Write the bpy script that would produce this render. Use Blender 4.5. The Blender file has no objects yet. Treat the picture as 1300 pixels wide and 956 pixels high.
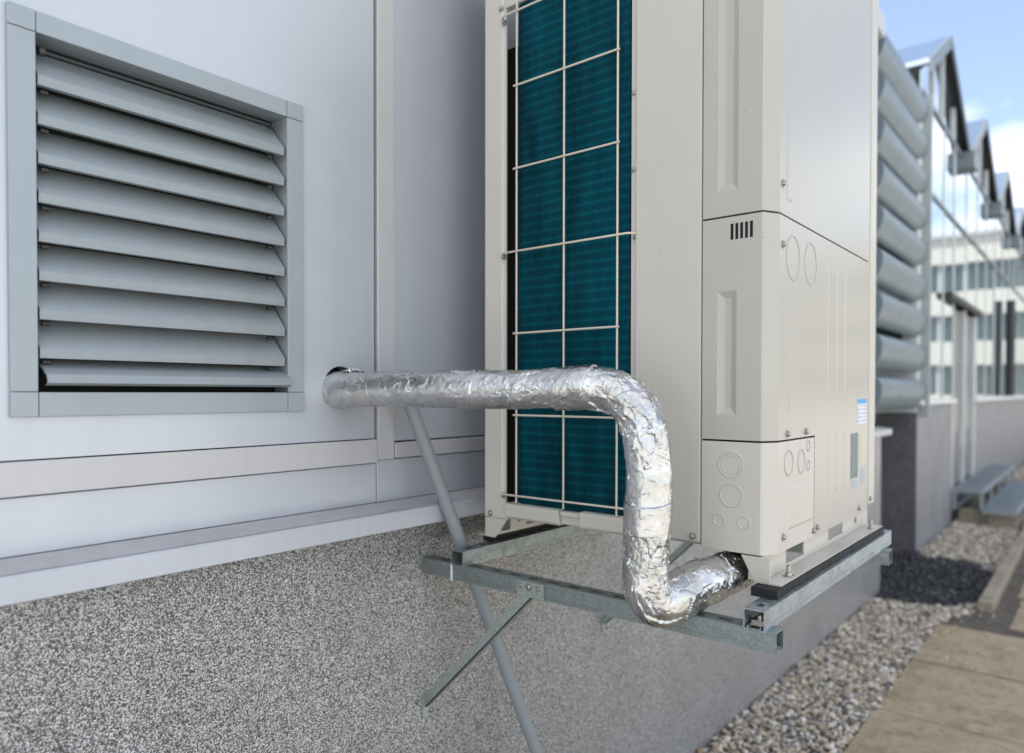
import bpy, bmesh, math, random
import numpy as np
from mathutils import Vector, Matrix, noise

random.seed(7)
rng = np.random.default_rng(11)
R = math.radians
scene = bpy.context.scene
C = scene.collection
H = 1.63                      # the eye stands this far above the gravel; heights below are measured from the eye

# ------------------------------------------------------------------ camera
cam_d = bpy.data.cameras.new('camera')
cam = bpy.data.objects.new('camera', cam_d)
C.objects.link(cam)
yaw, pitch, roll = R(39.7084), R(-.8519), R(.0663)
fw = Vector((math.cos(yaw)*math.cos(pitch), math.sin(yaw)*math.cos(pitch), math.sin(pitch)))
rt = Vector((math.sin(yaw), -math.cos(yaw), 0))
up = rt.cross(fw)
r2 = rt*math.cos(roll) + up*math.sin(roll)
u2 = up*math.cos(roll) - rt*math.sin(roll)
cam.matrix_world = Matrix(((r2.x, u2.x, -fw.x, 0), (r2.y, u2.y, -fw.y, 0), (r2.z, u2.z, -fw.z, H), (0, 0, 0, 1)))
cam_d.sensor_width = 36
cam_d.lens = 905.828/1300*36
cam_d.shift_y = (512.05-478)/1300
cam_d.clip_start = .02
cam_d.clip_end = 5000
cam_d.dof.use_dof = True
cam_d.dof.focus_distance = 1.55
cam_d.dof.aperture_fstop = 1.9
scene.camera = cam

# ------------------------------------------------------------------ sky, sun, exposure
SUN_EL, SUN_AZ = R(54), R(-30)        # azimuth from +Y towards +X: the sun stands behind the building
w = bpy.data.worlds.new('World')
scene.world = w
w.use_nodes = True
nt = w.node_tree
nt.nodes.clear()
def N(tree, kind, **kw):
    n = tree.nodes.new(kind)
    for k, v in kw.items():
        setattr(n, k, v)
    return n
out = N(nt, 'ShaderNodeOutputWorld')
bg = N(nt, 'ShaderNodeBackground')
bg.inputs['Strength'].default_value = .118
sky = N(nt, 'ShaderNodeTexSky', sky_type='NISHITA')
sky.sun_disc = False
sky.sun_elevation = SUN_EL
sky.sun_rotation = SUN_AZ
sky.air_density = 1.0
sky.dust_density = .1
tc = N(nt, 'ShaderNodeTexCoord')
mp = N(nt, 'ShaderNodeMapping')
mp.inputs['Scale'].default_value = (1, 1, 2.2)
mp.inputs['Location'].default_value = (3.139, 4.448, 4.028)  # offset picked so bright cloud out of view lights the shaded fronts
no = N(nt, 'ShaderNodeTexNoise')
no.inputs['Scale'].default_value = 1.7
no.inputs['Detail'].default_value = 7
no.inputs['Roughness'].default_value = .55
rp = N(nt, 'ShaderNodeValToRGB')
rp.color_ramp.elements[0].position = .465
rp.color_ramp.elements[1].position = .61
rp.color_ramp.elements[0].color = (.08, .08, .08, 1)      # thin high veil everywhere, clouds in patches
mx = N(nt, 'ShaderNodeMixRGB')
mx.inputs['Color2'].default_value = (8.4, 8.3, 8.2, 1)
L = nt.links.new
L(tc.outputs['Generated'], mp.inputs['Vector'])
L(mp.outputs['Vector'], no.inputs['Vector'])
L(no.outputs['Fac'], rp.inputs['Fac'])
L(rp.outputs['Color'], mx.inputs['Fac'])
L(sky.outputs['Color'], mx.inputs['Color1'])
L(mx.outputs['Color'], bg.inputs['Color'])
L(bg.outputs['Background'], out.inputs['Surface'])

sun_d = bpy.data.lights.new('sun', 'SUN')
sun_d.energy = 4.4
sun_d.angle = R(.5)
sun_d.color = (1, .95, .87)
sun = bpy.data.objects.new('sun', sun_d)
C.objects.link(sun)
sdir = Vector((math.sin(SUN_AZ)*math.cos(SUN_EL), math.cos(SUN_AZ)*math.cos(SUN_EL), math.sin(SUN_EL)))
sun.rotation_euler = sdir.to_track_quat('Z', 'Y').to_euler()
sun.location = (0, 0, 30)

scene.view_settings.view_transform = 'Standard'
scene.view_settings.look = 'None'
scene.view_settings.exposure = 1.08
scene.view_settings.gamma = 1
scene.view_settings.use_curve_mapping = False
scene.render.engine = 'CYCLES'
scene.cycles.use_denoising = True
scene.cycles.max_bounces = 8
scene.cycles.caustics_reflective = False
scene.cycles.caustics_refractive = False

# ------------------------------------------------------------------ helpers
ROOT = {}                     # object -> world position of its own origin

class MB:
    """collects faces in eye-based metres; build() links them as one mesh object"""
    def __init__(s):
        s.v, s.f = [], []
    def add(s, vs, fs):
        b = len(s.v)
        s.v += [tuple(p) for p in vs]
        s.f += [tuple(b+i for i in f) for f in fs]
        return s
    def box(s, x0, x1, y0, y1, z0, z1):
        x0, x1 = min(x0, x1), max(x0, x1); y0, y1 = min(y0, y1), max(y0, y1); z0, z1 = min(z0, z1), max(z0, z1)
        return s.add([(x0,y0,z0),(x1,y0,z0),(x1,y1,z0),(x0,y1,z0),(x0,y0,z1),(x1,y0,z1),(x1,y1,z1),(x0,y1,z1)],
                     [(0,3,2,1),(4,5,6,7),(0,1,5,4),(1,2,6,5),(2,3,7,6),(3,0,4,7)])
    def prism(s, poly, a, d):
        """closed outline of 3-D points poly swept along vector d"""
        n = len(poly); d = Vector(d)
        vs = [Vector(p) for p in poly] + [Vector(p)+d for p in poly]
        fs = [tuple(range(n))[::-1], tuple(range(n, 2*n))] + [(i, (i+1) % n, n+(i+1) % n, n+i) for i in range(n)]
        return s.add(vs, fs)
    def tube(s, pts, r, n=12, cap=True):
        pts = [Vector(p) for p in pts]
        rings = []
        prev = None
        for i, p in enumerate(pts):
            t = (pts[min(i+1, len(pts)-1)] - pts[max(i-1, 0)]).normalized()
            if prev is None:
                a = Vector((0, 0, 1)) if abs(t.z) < .9 else Vector((1, 0, 0))
                u = t.cross(a).normalized()
            else:
                u = (prev - t*prev.dot(t)).normalized()
            prev = u
            v = t.cross(u)
            rr = r[i] if isinstance(r, (list, tuple)) else r
            rings.append([p + (u*math.cos(2*math.pi*k/n) + v*math.sin(2*math.pi*k/n))*rr for k in range(n)])
        vs = [q for g in rings for q in g]
        fs = [(i*n+k, i*n+(k+1) % n, (i+1)*n+(k+1) % n, (i+1)*n+k) for i in range(len(rings)-1) for k in range(n)]
        if cap:
            fs += [tuple(range(n))[::-1], tuple(range((len(rings)-1)*n, len(rings)*n))]
        return s.add(vs, fs)
    def plate(s, o, U, V, u0, u1, v0, v1, thick, holes=(), dents=()):
        """rectangular sheet: front at o + U*u + V*v, thick behind it; holes go through, dents are pressed in (or out when negative)
           hole (u0,u1,v0,v1), dent (u0,u1,v0,v1,depth,slope)"""
        o, U, V = Vector(o), Vector(U), Vector(V); Nn = U.cross(V)
        us = sorted({u0, u1, *[q for h in list(holes)+list(dents) for q in h[:2]]})
        vs_ = sorted({v0, v1, *[q for h in list(holes)+list(dents) for q in h[2:4]]})
        P = lambda u, v, d=0: o + U*u + V*v - Nn*d
        def inside(u, v, L):
            return any(h[0] < u < h[1] and h[2] < v < h[3] for h in L)
        for i in range(len(us)-1):
            for j in range(len(vs_)-1):
                a, b, c, d = us[i], us[i+1], vs_[j], vs_[j+1]
                if inside((a+b)/2, (c+d)/2, holes):
                    continue
                if not inside((a+b)/2, (c+d)/2, dents):
                    s.add([P(a,c),P(b,c),P(b,d),P(a,d)], [(0,1,2,3)])
                if thick:
                    s.add([P(a,c,thick),P(b,c,thick),P(b,d,thick),P(a,d,thick)], [(3,2,1,0)])
        def wall(a, b, c, d, flip):
            q = [(P(a,c),P(b,c)),(P(b,c),P(b,d)),(P(b,d),P(a,d)),(P(a,d),P(a,c))]
            for p1, p2 in q:
                s.add([p1, p2, p2-Nn*thick, p1-Nn*thick], [(3,2,1,0) if not flip else (0,1,2,3)])
        if thick:
            wall(u0, u1, v0, v1, False)
            for h in holes:
                wall(*h[:4], True)
        for a, b, c, d, dep, sl in dents:
            A = [P(a,c),P(b,c),P(b,d),P(a,d)]
            B = [P(a+sl,c+sl,dep),P(b-sl,c+sl,dep),P(b-sl,d-sl,dep),P(a+sl,d-sl,dep)]
            s.add(A+B, [(4,5,6,7),(0,1,5,4),(1,2,6,5),(2,3,7,6),(3,0,4,7)])
        return s
    def torus(s, c, U, V, ru, rv, m, n=40, k=6):
        c, U, V = Vector(c), Vector(U), Vector(V); Nn = U.cross(V)
        vs, fs = [], []
        for i in range(n):
            a = 2*math.pi*i/n
            d = U*math.cos(a) + V*math.sin(a)
            p = c + U*ru*math.cos(a) + V*rv*math.sin(a)
            for j in range(k):
                b = 2*math.pi*j/k
                vs.append(p + d*m*math.cos(b) + Nn*m*.8*math.sin(b))
        for i in range(n):
            for j in range(k):
                fs.append((i*k+j, ((i+1) % n)*k+j, ((i+1) % n)*k+(j+1) % k, i*k+(j+1) % k))
        return s.add(vs, fs)
    def dome(s, c, axis, r, h):
        """a low screw head with a washer"""
        c, axis = Vector(c), Vector(axis).normalized()
        a = Vector((0,0,1)) if abs(axis.z) < .9 else Vector((1,0,0))
        u = axis.cross(a).normalized(); v = axis.cross(u)
        n = 12; prof = [(1.25,0),(1.25,.25),(.85,.3),(.8,.75),(.5,1.0)]
        vs = [c + (u*math.cos(2*math.pi*k/n)+v*math.sin(2*math.pi*k/n))*r*q + axis*h*t for q, t in prof for k in range(n)]
        fs = [(i*n+k, i*n+(k+1) % n, (i+1)*n+(k+1) % n, (i+1)*n+k) for i in range(len(prof)-1) for k in range(n)]
        fs.append(tuple(range((len(prof)-1)*n, len(prof)*n)))
        return s.add(vs, fs)
    def build(s, name, mat, parent=None, bevel=0, smooth=None, recalc=True, origin=None, seg=2):
        base = ROOT.get(parent, Vector((0, 0, 0))) if parent else Vector((0, 0, 0))
        org = Vector(origin) + Vector((0, 0, H)) if origin is not None else base
        me = bpy.data.meshes.new(name)
        off = Vector((0, 0, H)) - org
        me.from_pydata([tuple(Vector(p) + off) for p in s.v], [], s.f)
        if recalc:
            bm = bmesh.new(); bm.from_mesh(me)
            bmesh.ops.remove_doubles(bm, verts=bm.verts, dist=1e-6)
            bmesh.ops.recalc_face_normals(bm, faces=bm.faces)
            bm.to_mesh(me); bm.free()
        if smooth is not None:
            me.shade_smooth()
            if smooth < 179:
                me.set_sharp_from_angle(angle=R(smooth))
        me.materials.append(mat)
        o = bpy.data.objects.new(name, me)
        C.objects.link(o)
        if parent:
            o.parent = parent
        o.location = org - base
        ROOT[o] = org
        if bevel:
            m = o.modifiers.new('edge', 'BEVEL'); m.width = bevel; m.segments = seg; m.limit_method = 'ANGLE'; m.angle_limit = R(40)
            m.harden_normals = False
        return o

def tag(o, label=None, cat=None, group=None, kind=None):
    for k, v in (('label', label), ('category', cat), ('group', group), ('kind', kind)):
        if v:
            o[k] = v
    return o

def thing(name, loc, label, cat, group=None):
    o = bpy.data.objects.new(name, None)
    o.empty_display_size = .1
    C.objects.link(o)
    o.location = (loc[0], loc[1], loc[2]+H)
    ROOT[o] = Vector(o.location)
    return tag(o, label, cat, group)

def again(src, parent, at):
    """another piece that shares the mesh of src, its origin at the eye-based point at"""
    o = src.copy()
    C.objects.link(o)
    o.parent = parent
    wpos = Vector(at) + Vector((0, 0, H))
    o.location = wpos - ROOT[parent]
    ROOT[o] = wpos
    return o

def proto(b, name, mat_, parent, at, **kw):
    """first of several pieces that share one mesh: drawn round its own origin, then set down at the point at"""
    o = b.build(name, mat_, parent, origin=(0, 0, 0), **kw)
    wpos = Vector(at) + Vector((0, 0, H))
    o.location = wpos - ROOT[parent]
    ROOT[o] = wpos
    return o

# ------------------------------------------------------------------ materials
def mat(name, col, rough=.5, metal=0, spec=.5, coat=0):
    m = bpy.data.materials.new(name)
    m.use_nodes = True
    b = m.node_tree.nodes['Principled BSDF']
    b.inputs['Base Color'].default_value = (*col, 1)
    b.inputs['Roughness'].default_value = rough
    b.inputs['Metallic'].default_value = metal
    b.inputs['Specular IOR Level'].default_value = spec
    b.inputs['Coat Weight'].default_value = coat
    b.inputs['Coat Roughness'].default_value = .12
    return m, m.node_tree, b

def coords(t, scale=(1, 1, 1)):
    c = N(t, 'ShaderNodeTexCoord'); p = N(t, 'ShaderNodeMapping')
    p.inputs['Scale'].default_value = scale
    t.links.new(c.outputs['Object'], p.inputs['Vector'])
    return p.outputs['Vector']

def noise_tex(t, vec, scale, detail=4, rough=.55):
    n = N(t, 'ShaderNodeTexNoise')
    n.inputs['Scale'].default_value = scale; n.inputs['Detail'].default_value = detail; n.inputs['Roughness'].default_value = rough
    t.links.new(vec, n.inputs['Vector'])
    return n.outputs['Fac']

def ramp(t, fac, stops, interp='LINEAR'):
    r = N(t, 'ShaderNodeValToRGB')
    r.color_ramp.interpolation = interp
    e = r.color_ramp.elements
    while len(e) < len(stops):
        e.new(.5)
    for k, (p, c) in enumerate(stops):
        e[k].position = p
        e[k].color = (*c, 1) if len(c) == 3 else c
    t.links.new(fac, r.inputs['Fac'])
    return r.outputs['Color']

def mix(t, fac, a, b, mode='MIX'):
    m = N(t, 'ShaderNodeMixRGB', blend_type=mode)
    for sock, val in (('Fac', fac), ('Color1', a), ('Color2', b)):
        if isinstance(val, (int, float)):
            m.inputs[sock].default_value = val
        elif isinstance(val, tuple):
            m.inputs[sock].default_value = (*val, 1) if len(val) == 3 else val
        else:
            t.links.new(val, m.inputs[sock])
    return m.outputs['Color']

def bump(t, b, height, strength, dist):
    n = N(t, 'ShaderNodeBump')
    n.inputs['Strength'].default_value = strength; n.inputs['Distance'].default_value = dist
    t.links.new(height, n.inputs['Height'])
    t.links.new(n.outputs['Normal'], b.inputs['Normal'])

def rough_var(t, b, vec, lo, hi, scale):
    f = noise_tex(t, vec, scale, 5)
    m = N(t, 'ShaderNodeMapRange')
    m.inputs['From Min'].default_value = .3; m.inputs['From Max'].default_value = .7
    m.inputs['To Min'].default_value = lo; m.inputs['To Max'].default_value = hi
    t.links.new(f, m.inputs['Value']); t.links.new(m.outputs['Result'], b.inputs['Roughness'])

def specks(t, vec, scale, size):
    """few small dirt specks: 1 on a speck"""
    v = N(t, 'ShaderNodeTexVoronoi')
    v.inputs['Scale'].default_value = scale
    t.links.new(vec, v.inputs['Vector'])
    m = N(t, 'ShaderNodeMath', operation='LESS_THAN'); m.inputs[1].default_value = size
    t.links.new(v.outputs['Distance'], m.inputs[0])
    r = N(t, 'ShaderNodeSeparateColor'); t.links.new(v.outputs['Color'], r.inputs[0])
    g = N(t, 'ShaderNodeMath', operation='LESS_THAN'); g.inputs[1].default_value = .3
    t.links.new(r.outputs[0], g.inputs[0])
    k = N(t, 'ShaderNodeMath', operation='MULTIPLY')
    t.links.new(m.outputs[0], k.inputs[0]); t.links.new(g.outputs[0], k.inputs[1])
    return k.outputs[0]

def painted(name, col, rough, metal=0, spec=.5, dirt=(.2, .17, .13), amount=.25, speck=True, coat=0, streak=True, wave=.0, rv=(.85, 1.25)):
    m, t, b = mat(name, col, rough, metal, spec, coat)
    v = coords(t)
    c = mix(t, .0, col, col)
    n1 = noise_tex(t, v, 3.5, 5, .5)
    fac = ramp(t, n1, [(.35, (0, 0, 0)), (.9, (amount, amount, amount))], 'EASE')
    c = mix(t, fac, col, tuple(a*.55+d*.45 for a, d in zip(col, dirt)))
    if streak:
        v2 = coords(t, (14, 14, .7))
        f2 = ramp(t, noise_tex(t, v2, 2.0, 3, .45), [(.38, (0, 0, 0)), (.95, (amount*.9,)*3)], 'EASE')
        c = mix(t, f2, c, tuple(a*.6+d*.4 for a, d in zip(col, dirt)))
    if speck:
        c = mix(t, specks(t, v, 19, .026), c, (.22, .19, .16))
    t.links.new(c, b.inputs['Base Color'])
    rough_var(t, b, v, rough*rv[0], rough*rv[1], 9)
    if wave:
        bump(t, b, noise_tex(t, v, 5, 2), wave, .004)
    return m

M = {}
M['cladding'] = painted('cladding', (.575, .60, .65), .33, .25, amount=.10, wave=.08)
M['trim'] = painted('trim', (.58, .57, .58), .38, .1, amount=.25, wave=.05)
M['sill'] = painted('sill', (.55, .575, .63), .36, .15, amount=.30)
M['sill_top'] = painted('sill_top', (.56, .545, .55), .5, .1, amount=.7, speck=True)
M['louver'] = painted('louver_paint', (.37, .415, .445), .38, .15, amount=.3)
M['slat'] = painted('slat_paint', (.32, .36, .385), .38, .15, amount=.45)
M['beige'] = painted('beige_enamel', (.60, .565, .505), .34, 0, .45, amount=.18, streak=False, wave=.02)
M['beige_dimmed'] = painted('beige_dimmed', (.49, .462, .412), .25, 0, .5, amount=.10, coat=0, wave=0, streak=False, rv=(.98, 1.03))  # same enamel, darkened on the covers to offset strong light from the front
M['wire'] = mat('wire_coating', (.68, .60, .50), .4)[0]
M['black'] = mat('black_gap', (.012, .012, .013), .8)[0]
M['dark_metal'] = mat('dark_metal', (.07, .072, .075), .5, .6)[0]
M['rubber'] = mat('rubber', (.012, .012, .013), .75)[0]
M['steel'] = mat('screw_steel', (.42, .40, .37), .32, 1)[0]
M['conduit'] = painted('conduit_plastic', (.27, .30, .315), .42, 0, amount=.2, speck=False)

# galvanised steel
def galv(name, col, rough):
    m, t, b = mat(name, col, rough, .85)
    v = coords(t)
    vo = N(t, 'ShaderNodeTexVoronoi'); vo.inputs['Scale'].default_value = 260
    t.links.new(v, vo.inputs['Vector'])
    s = N(t, 'ShaderNodeSeparateColor'); t.links.new(vo.outputs['Color'], s.inputs[0])
    f = mix(t, .7, s.outputs[0], noise_tex(t, coords(t, (3, 60, 60)), 6, 6, .7))
    c = ramp(t, f, [(.2, tuple(x*.7 for x in col)), (.55, col), (.85, tuple(min(1, x*1.35) for x in col))])
    n = ramp(t, noise_tex(t, v, 7, 5), [(.5, (0, 0, 0)), (.8, (.55, .55, .55))])
    c = mix(t, n, c, (.24, .27, .25))
    t.links.new(c, b.inputs['Base Color'])
    rough_var(t, b, v, rough*.7, rough*1.35, 40)
    bump(t, b, noise_tex(t, v, 90, 3), .12, .002)
    return m
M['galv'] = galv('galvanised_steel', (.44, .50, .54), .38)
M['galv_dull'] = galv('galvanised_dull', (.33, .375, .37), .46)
M['zinc'] = galv('zinc_strut', (.50, .57, .55), .42)

# coil fins
m, t, b = mat('coil_fins', (.0, .05, .07), .5, .0, .05)
v = coords(t)
wv = N(t, 'ShaderNodeTexWave', wave_type='BANDS', bands_direction='Z', wave_profile='SIN')
wv.inputs['Scale'].default_value = 13.5; wv.inputs['Distortion'].default_value = .35; wv.inputs['Detail'].default_value = 2; wv.inputs['Detail Scale'].default_value = 2
t.links.new(v, wv.inputs['Vector'])
c = ramp(t, wv.outputs['Fac'], [(.0, (.0004, .040, .058)), (.70, (.0004, .043, .062)), (.97, (.001, .066, .088))])
n1 = ramp(t, noise_tex(t, coords(t, (6, 6, 1.2)), 2.2, 6, .7), [(.3, (.45, .45, .45)), (.7, (1.5, 1.5, 1.5))])
c = mix(t, 1, c, n1, 'MULTIPLY')
vo = N(t, 'ShaderNodeTexVoronoi'); vo.inputs['Scale'].default_value = 22
vz = coords(t, (1, 1, .55)); t.links.new(vz, vo.inputs['Vector'])
lt = N(t, 'ShaderNodeMath', operation='LESS_THAN'); lt.inputs[1].default_value = .06
t.links.new(vo.outputs['Distance'], lt.inputs[0])
sp = N(t, 'ShaderNodeSeparateColor'); t.links.new(vo.outputs['Color'], sp.inputs[0])
g = N(t, 'ShaderNodeMath', operation='LESS_THAN'); g.inputs[1].default_value = .26; t.links.new(sp.outputs[0], g.inputs[0])
k = N(t, 'ShaderNodeMath', operation='MULTIPLY'); t.links.new(lt.outputs[0], k.inputs[0]); t.links.new(g.outputs[0], k.inputs[1])
c = mix(t, k.outputs[0], c, (.05, .42, .55))
t.links.new(c, b.inputs['Base Color'])
wf = N(t, 'ShaderNodeTexWave', wave_type='BANDS', bands_direction='Y'); wf.inputs['Scale'].default_value = 180
t.links.new(v, wf.inputs['Vector'])
bump(t, b, wf.outputs['Fac'], .35, .001)
M['coil'] = m

# aluminium foil
m, t, b = mat('aluminium_foil', (.66, .66, .66), .3, 1)
v = coords(t)
n2 = noise_tex(t, v, 170, 4, .6)
bump(t, b, n2, .12, .0012)
c = ramp(t, noise_tex(t, v, 16, 4), [(.35, (.52, .505, .48)), (.6, (.68, .68, .68))])
t.links.new(c, b.inputs['Base Color'])
rough_var(t, b, v, .20, .40, 30)
M['foil'] = m
m, t, b = mat('foil_smooth', (.62, .61, .59), .30, .9)
v = coords(t)
bump(t, b, noise_tex(t, v, 60, 5, .6), .25, .002)
t.links.new(ramp(t, noise_tex(t, v, 12, 4), [(.35, (.50, .48, .45)), (.65, (.68, .67, .65))]), b.inputs['Base Color'])
M['foil_dull'] = m

# pebble-dash plinth: black, grey and white grains set in resin
def granular(name, stops, scale, strength, relief=0):
    m, t, b = mat(name, (.3, .3, .3), .5, 0, .5, .85 if relief else 0)
    b.inputs['Coat Roughness'].default_value = .28
    v = coords(t)
    wn = N(t, 'ShaderNodeTexNoise'); wn.inputs['Scale'].default_value = scale*.6; wn.inputs['Detail'].default_value = 2
    t.links.new(v, wn.inputs['Vector'])
    ad = N(t, 'ShaderNodeVectorMath', operation='MULTIPLY_ADD'); ad.inputs[1].default_value = (.006, .006, .006)
    t.links.new(wn.outputs['Color'], ad.inputs[0]); t.links.new(v, ad.inputs[2])
    vo = N(t, 'ShaderNodeTexVoronoi'); vo.inputs['Scale'].default_value = scale; vo.inputs['Randomness'].default_value = 1
    t.links.new(ad.outputs[0], vo.inputs['Vector'])
    s = N(t, 'ShaderNodeSeparateColor'); t.links.new(vo.outputs['Color'], s.inputs[0])
    c = ramp(t, s.outputs[0], stops, 'CONSTANT')
    big = ramp(t, noise_tex(t, v, 3, 4), [(.3, (.86, .85, .84)), (.7, (1.06, 1.06, 1.06))])
    c = mix(t, 1, c, big, 'MULTIPLY')
    t.links.new(c, b.inputs['Base Color'])
    inv = N(t, 'ShaderNodeMath', operation='SUBTRACT'); inv.inputs[0].default_value = 1
    t.links.new(vo.outputs['Distance'], inv.inputs[1])
    if relief:
        # grains stand up as rounded caps
        inv = N(t, 'ShaderNodeMapRange', interpolation_type='SMOOTHSTEP')
        inv.inputs['From Min'].default_value = .72; inv.inputs['From Max'].default_value = .20
        t.links.new(vo.outputs['Distance'], inv.inputs['Value'])
        # real relief: each grain stands proud of the resin by its own height
        am = N(t, 'ShaderNodeMath', operation='MULTIPLY_ADD'); am.inputs[1].default_value = .6; am.inputs[2].default_value = .35
        t.links.new(s.outputs[1], am.inputs[0])
        hm = N(t, 'ShaderNodeMath', operation='MULTIPLY'); t.links.new(inv.outputs[0], hm.inputs[0]); t.links.new(am.outputs[0], hm.inputs[1])
        dp = N(t, 'ShaderNodeDisplacement'); dp.inputs['Scale'].default_value = relief; dp.inputs['Midlevel'].default_value = .0
        t.links.new(hm.outputs[0], dp.inputs['Height'])
        t.links.new(dp.outputs[0], t.nodes['Material Output'].inputs['Displacement'])
        m.displacement_method = 'DISPLACEMENT'
        # shade in the pits between grains, painted dark into the colour
        pit_shade = ramp(t, vo.outputs['Distance'], [(.44, (1, 1, 1)), (.66, (.20, .20, .205))])
        t.links.new(mix(t, 1, c, pit_shade, 'MULTIPLY'), b.inputs['Base Color'])
    else:
        bump(t, b, inv.outputs[0], strength, .004)
    return m
GR = [(0, (.085, .085, .088)), (.14, (.22, .217, .218)), (.28, (.50, .49, .485)), (.48, (.65, .64, .63)), (.76, (.80, .79, .78))]
M['plinth'] = granular('grey_grain_render', GR, 360, .8)
M['plinth_relief'] = granular('grey_grain_relief', GR, 360, .8, .0025)
M['plinth_far'] = granular('far_grain_render', [(0, (.20, .20, .215)), (.3, (.26, .26, .28)), (.6, (.32, .315, .335)), (.85, (.38, .38, .40))], 140, .15)
M['plinth_shaded'] = granular('shaded_grain_render', [(0, (.09, .085, .10)), (.3, (.125, .12, .135)), (.6, (.16, .155, .172)), (.85, (.21, .205, .22))], 90, .3)  # darker copy of the render: shade of the narrow gap put into its colour

def stone_mat(name, stops, rough):
    m, t, b = mat(name, (.3, .3, .3), rough)
    g = N(t, 'ShaderNodeNewGeometry')
    c = ramp(t, g.outputs['Random Per Island'], stops, 'CONSTANT')
    v = coords(t)
    n1 = ramp(t, noise_tex(t, v, 120, 4), [(.3, (.75, .75, .75)), (.7, (1.15, 1.15, 1.15))])
    t.links.new(mix(t, 1, c, n1, 'MULTIPLY'), b.inputs['Base Color'])
    return m
M['gravel'] = stone_mat('gravel_stones', [(0, (.58, .49, .37)), (.16, (.40, .36, .31)), (.30, (.76, .66, .53)), (.44, (.22, .21, .20)), (.54, (.46, .32, .21)), (.60, (.80, .75, .67)), (.76, (.47, .43, .38)), (.86, (.68, .56, .41)), (.96, (.11, .11, .115))], .6)
M['dark_gravel'] = stone_mat('dark_gravel_stones', [(0, (.022, .024, .032)), (.3, (.035, .037, .045)), (.6, (.016, .018, .024)), (.82, (.06, .06, .066)), (.93, (.17, .16, .15))], .35)  # darker pebble tones for the corner patch

m, t, b = mat('earth', (.13, .10, .075), .9)
v = coords(t)
t.links.new(ramp(t, noise_tex(t, v, 9, 8, .7), [(.3, (.055, .045, .035)), (.7, (.19, .16, .125))]), b.inputs['Base Color'])
bump(t, b, noise_tex(t, v, 40, 6), .6, .01)
M['earth'] = m
m, t, b = mat('yard_ground', (.42, .39, .34), .9)
v = coords(t)
t.links.new(ramp(t, noise_tex(t, v, 1.3, 8, .6), [(.3, (.36, .345, .32)), (.7, (.49, .475, .44))]), b.inputs['Base Color'])
bump(t, b, noise_tex(t, v, 30, 6), .4, .01)
M['ground'] = m
m, t, b = mat('concrete_slab', (.30, .26, .20), .85)
v = coords(t)
c = ramp(t, noise_tex(t, v, 5, 9, .68), [(.28, (.31, .235, .145)), (.5, (.47, .375, .245)), (.75, (.58, .48, .335))])
d = ramp(t, noise_tex(t, coords(t, (3.5, 1, 1)), 3.1, 6, .6), [(.60, (0, 0, 0)), (.72, (.7, .7, .7))])
c = mix(t, d, c, (.11, .08, .05))
sp2 = ramp(t, noise_tex(t, v, 26, 6, .75), [(.34, (.74, .72, .69)), (.5, (1, 1, 1)), (.75, (1.12, 1.12, 1.12))])
c = mix(t, 1, c, sp2, 'MULTIPLY')
t.links.new(c, b.inputs['Base Color'])
bump(t, b, noise_tex(t, v, 45, 9, .75), .9, .012)
M['slab'] = m
m, t, b = mat('kerb_concrete', (.32, .29, .24), .85)
v = coords(t)
t.links.new(ramp(t, noise_tex(t, v, 9, 8, .65), [(.3, (.22, .18, .13)), (.7, (.46, .40, .31))]), b.inputs['Base Color'])
bump(t, b, noise_tex(t, v, 60, 6), .5, .005)
M['kerb'] = m

M['white_frame'] = mat('white_frame', (.76, .78, .79), .4)[0]
M['grey_frame'] = mat('grey_frame', (.22, .25, .28), .45, .3)[0]
M['door_grey'] = mat('door_grey', (.16, .165, .17), .3, 0, .5)[0]
M['dark_frame'] = mat('dark_frame', (.045, .047, .05), .5, .2)[0]
M['blade'] = painted('blade_paint', (.18, .225, .255), .40, .1, amount=.1, speck=False, streak=False)
M['flange'] = painted('flange_paint', (.42, .46, .46), .45, .1, amount=.1, speck=False)
# solar glass: a coated pane that mirrors much of what it faces
m, t, b = mat('coated_glass', (.16, .20, .22), .03, .0, 1.0)
gl = N(t, 'ShaderNodeBsdfGlossy'); gl.inputs['Roughness'].default_value = .02; gl.inputs['Color'].default_value = (.78, .87, .95, 1)
ms = N(t, 'ShaderNodeMixShader'); ms.inputs['Fac'].default_value = .62
t.links.new(b.outputs[0], ms.inputs[1]); t.links.new(gl.outputs[0], ms.inputs[2])
bump_n = N(t, 'ShaderNodeBump'); bump_n.inputs['Strength'].default_value = .02; bump_n.inputs['Distance'].default_value = .01
t.links.new(noise_tex(t, coords(t), 1.6, 2), bump_n.inputs['Height']); t.links.new(bump_n.outputs['Normal'], gl.inputs['Normal'])
t.links.new(ms.outputs[0], t.nodes['Material Output'].inputs['Surface'])
M['glass'] = m
M['window_glass'] = mat('window_glass', (.05, .075, .075), .05, 0, .8)[0]
M['cream'] = painted('cream_render', (.60, .57, .50), .8, 0, .2, amount=.2, speck=False)
M['blue_print'] = mat('blue_print', (.02, .36, .75), .4)[0]
M['paper'] = mat('label_paper', (.74, .76, .84), .4)[0]
M['yellow'] = mat('yellow_label', (.60, .57, .44), .45)[0]
M['pale_blue'] = mat('pale_blue_label', (.40, .45, .52), .4)[0]
M['pink'] = mat('pink_stone', (.62, .42, .42), .7)[0]
M['leaf'] = mat('dry_leaf', (.22, .10, .03), .7)[0]
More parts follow.
